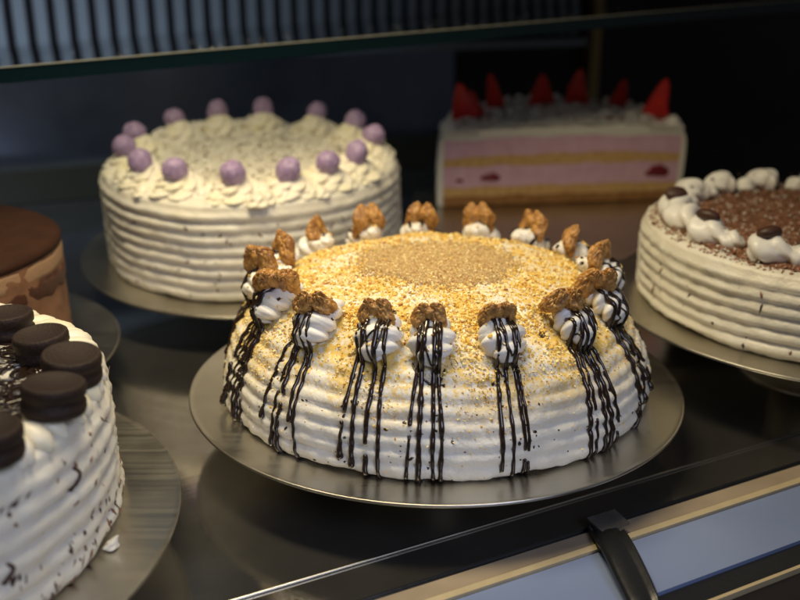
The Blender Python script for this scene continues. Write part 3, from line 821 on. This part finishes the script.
for k in range(26):
    a = PI*(k+.5)/26; swirl(mb, (.124*math.cos(a), .124*math.sin(a)+.004, .0815), random.uniform(.008, .011), random.uniform(.008, .013), seed=k, lobes=6, nh=16, seg=28)
for k in range(16):
    x = -.10+.2*k/15; swirl(mb, (x, random.uniform(.03, .085), .086), random.uniform(.009, .013), random.uniform(.004, .007), seed=k+40, lobes=6, nh=14, seg=24)
mb.build('cream_rosettes', M['cream_pale'], root)
mb = MB()
for _ in range(380):
    x = random.uniform(-.115, .115); y = random.uniform(.0, 1)*math.sqrt(.118**2-min(x*x, .0138)); granule(mb, (x, y+.004, .0885+.0025*(1-(x/R)**2)+random.uniform(0, .003)), random.uniform(.0007, .0016), random.randrange(2), (1, 1.8, .5), True)
tag(mb.build('chocolate_shavings', [M['choc_bits'], M['brown_bits']], root), kind='stuff')
def berry_mesh(seed, w=1.):
    mb = MB(); V = []; n, sg = 30, 32
    for i in range(n):
        t = i/(n-1); rr = .0135*w*(math.sin(min(1, t*1.0)*PI*.5+.0)*0+((1-t)**.55)*(1-.15*t)*(min(1, t*9+.25))**.5)
        for j in range(sg):
            c = 2*PI*j/sg; q = rr*(1+.20*noise.noise(Vector((math.cos(c)+seed, math.sin(c), t*3))))
            y = q*math.sin(c)*.62
            if y < -.0018: y = -.0018-(abs(y)-.0018)*.15      # the cut face of the slice
            V.append((q*math.cos(c), y, t*.036))
    mb.grid(V, n, sg)
    for k in range(34):
        t = random.uniform(.12, .85); c = random.uniform(.1, PI-.1); q = .0135*w*((1-t)**.55)*(1-.15*t)*1.0
        granule(mb, (q*math.cos(c), q*math.sin(c)*.62, t*.036), .00055, 1, (1, .6, 1.4), True)
    return mb
bm = [berry_mesh(s, w).build('strawberry_slice', [M['strawberry'], M['crumb_a']]) for s, w in ((1, 1.), (4, .85), (8, 1.15))]
SC = [(1.1, .9, 1.05), (.85, 1, .95), (1, .9, 1.1), (1.05, 1, 1), (.9, 1, 1.08), (1.05, .9, .92), (1, 1, 1.1)]
sl = [(-.104, .030, 1.15, -.22, 0, 'leftmost strawberry slice, broad and leaning left'), (-.090, .042, .95, -.30, 1, 'narrow strawberry slice tucked behind the leftmost one'),
      (-.066, .085, 1.05, -.22, 1, 'narrow leaning strawberry slice, third from the left'), (-.013, .095, 1.05, -.02, 2, 'wide upright strawberry slice left of the middle'),
      (.028, .100, 1.10, .04, 2, 'tall upright strawberry slice right of the middle'), (.075, .090, 1.0, .15, 0, 'shaded strawberry slice in front of the brass post'),
      (.104, .040, 1.15, .20, 0, 'rightmost strawberry slice leaning right')]
us = set()
for i, (x, y, s, ln, q, lab) in enumerate(sl):
    o = bm[q] if q not in us else bm[q].copy()
    if q in us: COL.objects.link(o)
    us.add(q); o.matrix_world = F_PINK@T3(x, y, .0855)@Ry(ln)@Rx(.05)@Rz(.5*math.sin(i*3))@Matrix.Diagonal((s*SC[i][0], s*SC[i][1], s*SC[i][2], 1))
    tag(o, lab, 'strawberry', 'strawberry slices on the pink cake')

# ------------------------------------------------------------------ light
def area(name, loc, target, sx, sy, energy, color, spread=PI):
    l = bpy.data.lights.new(name, 'AREA'); l.shape = 'RECTANGLE'; l.size = sx; l.size_y = sy; l.energy = energy; l.color = color; l.spread = spread
    o = bpy.data.objects.new(name, l); COL.objects.link(o); o.location = loc
    o.rotation_euler = (Vector(target)-Vector(loc)).to_track_quat('-Z', 'Y').to_euler(); return o
area('case_lamp', (-.13, .50, .60), (-.07, .60, 0), .46, .10, 2.05, (1, .83, .53), math.radians(108))
area('shop_window', (.26, -.22, .48), (-.08, .39, .0), .5, .35, .38, (.70, .76, 1), math.radians(46))
area('back_lamp', UV@Vector((.05, 1.0, .80)), UV@Vector((.1, 1.36, .2)), .5, .05, 1.35, (.66, .80, 1), math.radians(80))

w = bpy.data.worlds.new('World'); sc.world = w; w.use_nodes = True
w.node_tree.nodes['Background'].inputs[0].default_value = (.62, .62, .66, 1)
w.node_tree.nodes['Background'].inputs[1].default_value = .06

# ------------------------------------------------------------------ camera
cd = bpy.data.cameras.new('Camera'); cam = bpy.data.objects.new('Camera', cd); COL.objects.link(cam)
cam.location = (0, 0, .2474); cam.rotation_euler = (PI/2-.3291, 0, 0)
cd.sensor_width = 36; cd.lens = 920/800*36; cd.clip_start = .01; cd.clip_end = 50
cd.dof.use_dof = True; cd.dof.focus_distance = .50; cd.dof.aperture_fstop = 5.6
sc.camera = cam
sc.view_settings.view_transform = 'Standard'; sc.view_settings.look = 'None'; sc.view_settings.exposure = -.12; sc.view_settings.gamma = 1
sc.cycles.max_bounces = 8; sc.cycles.sample_clamp_indirect = 4
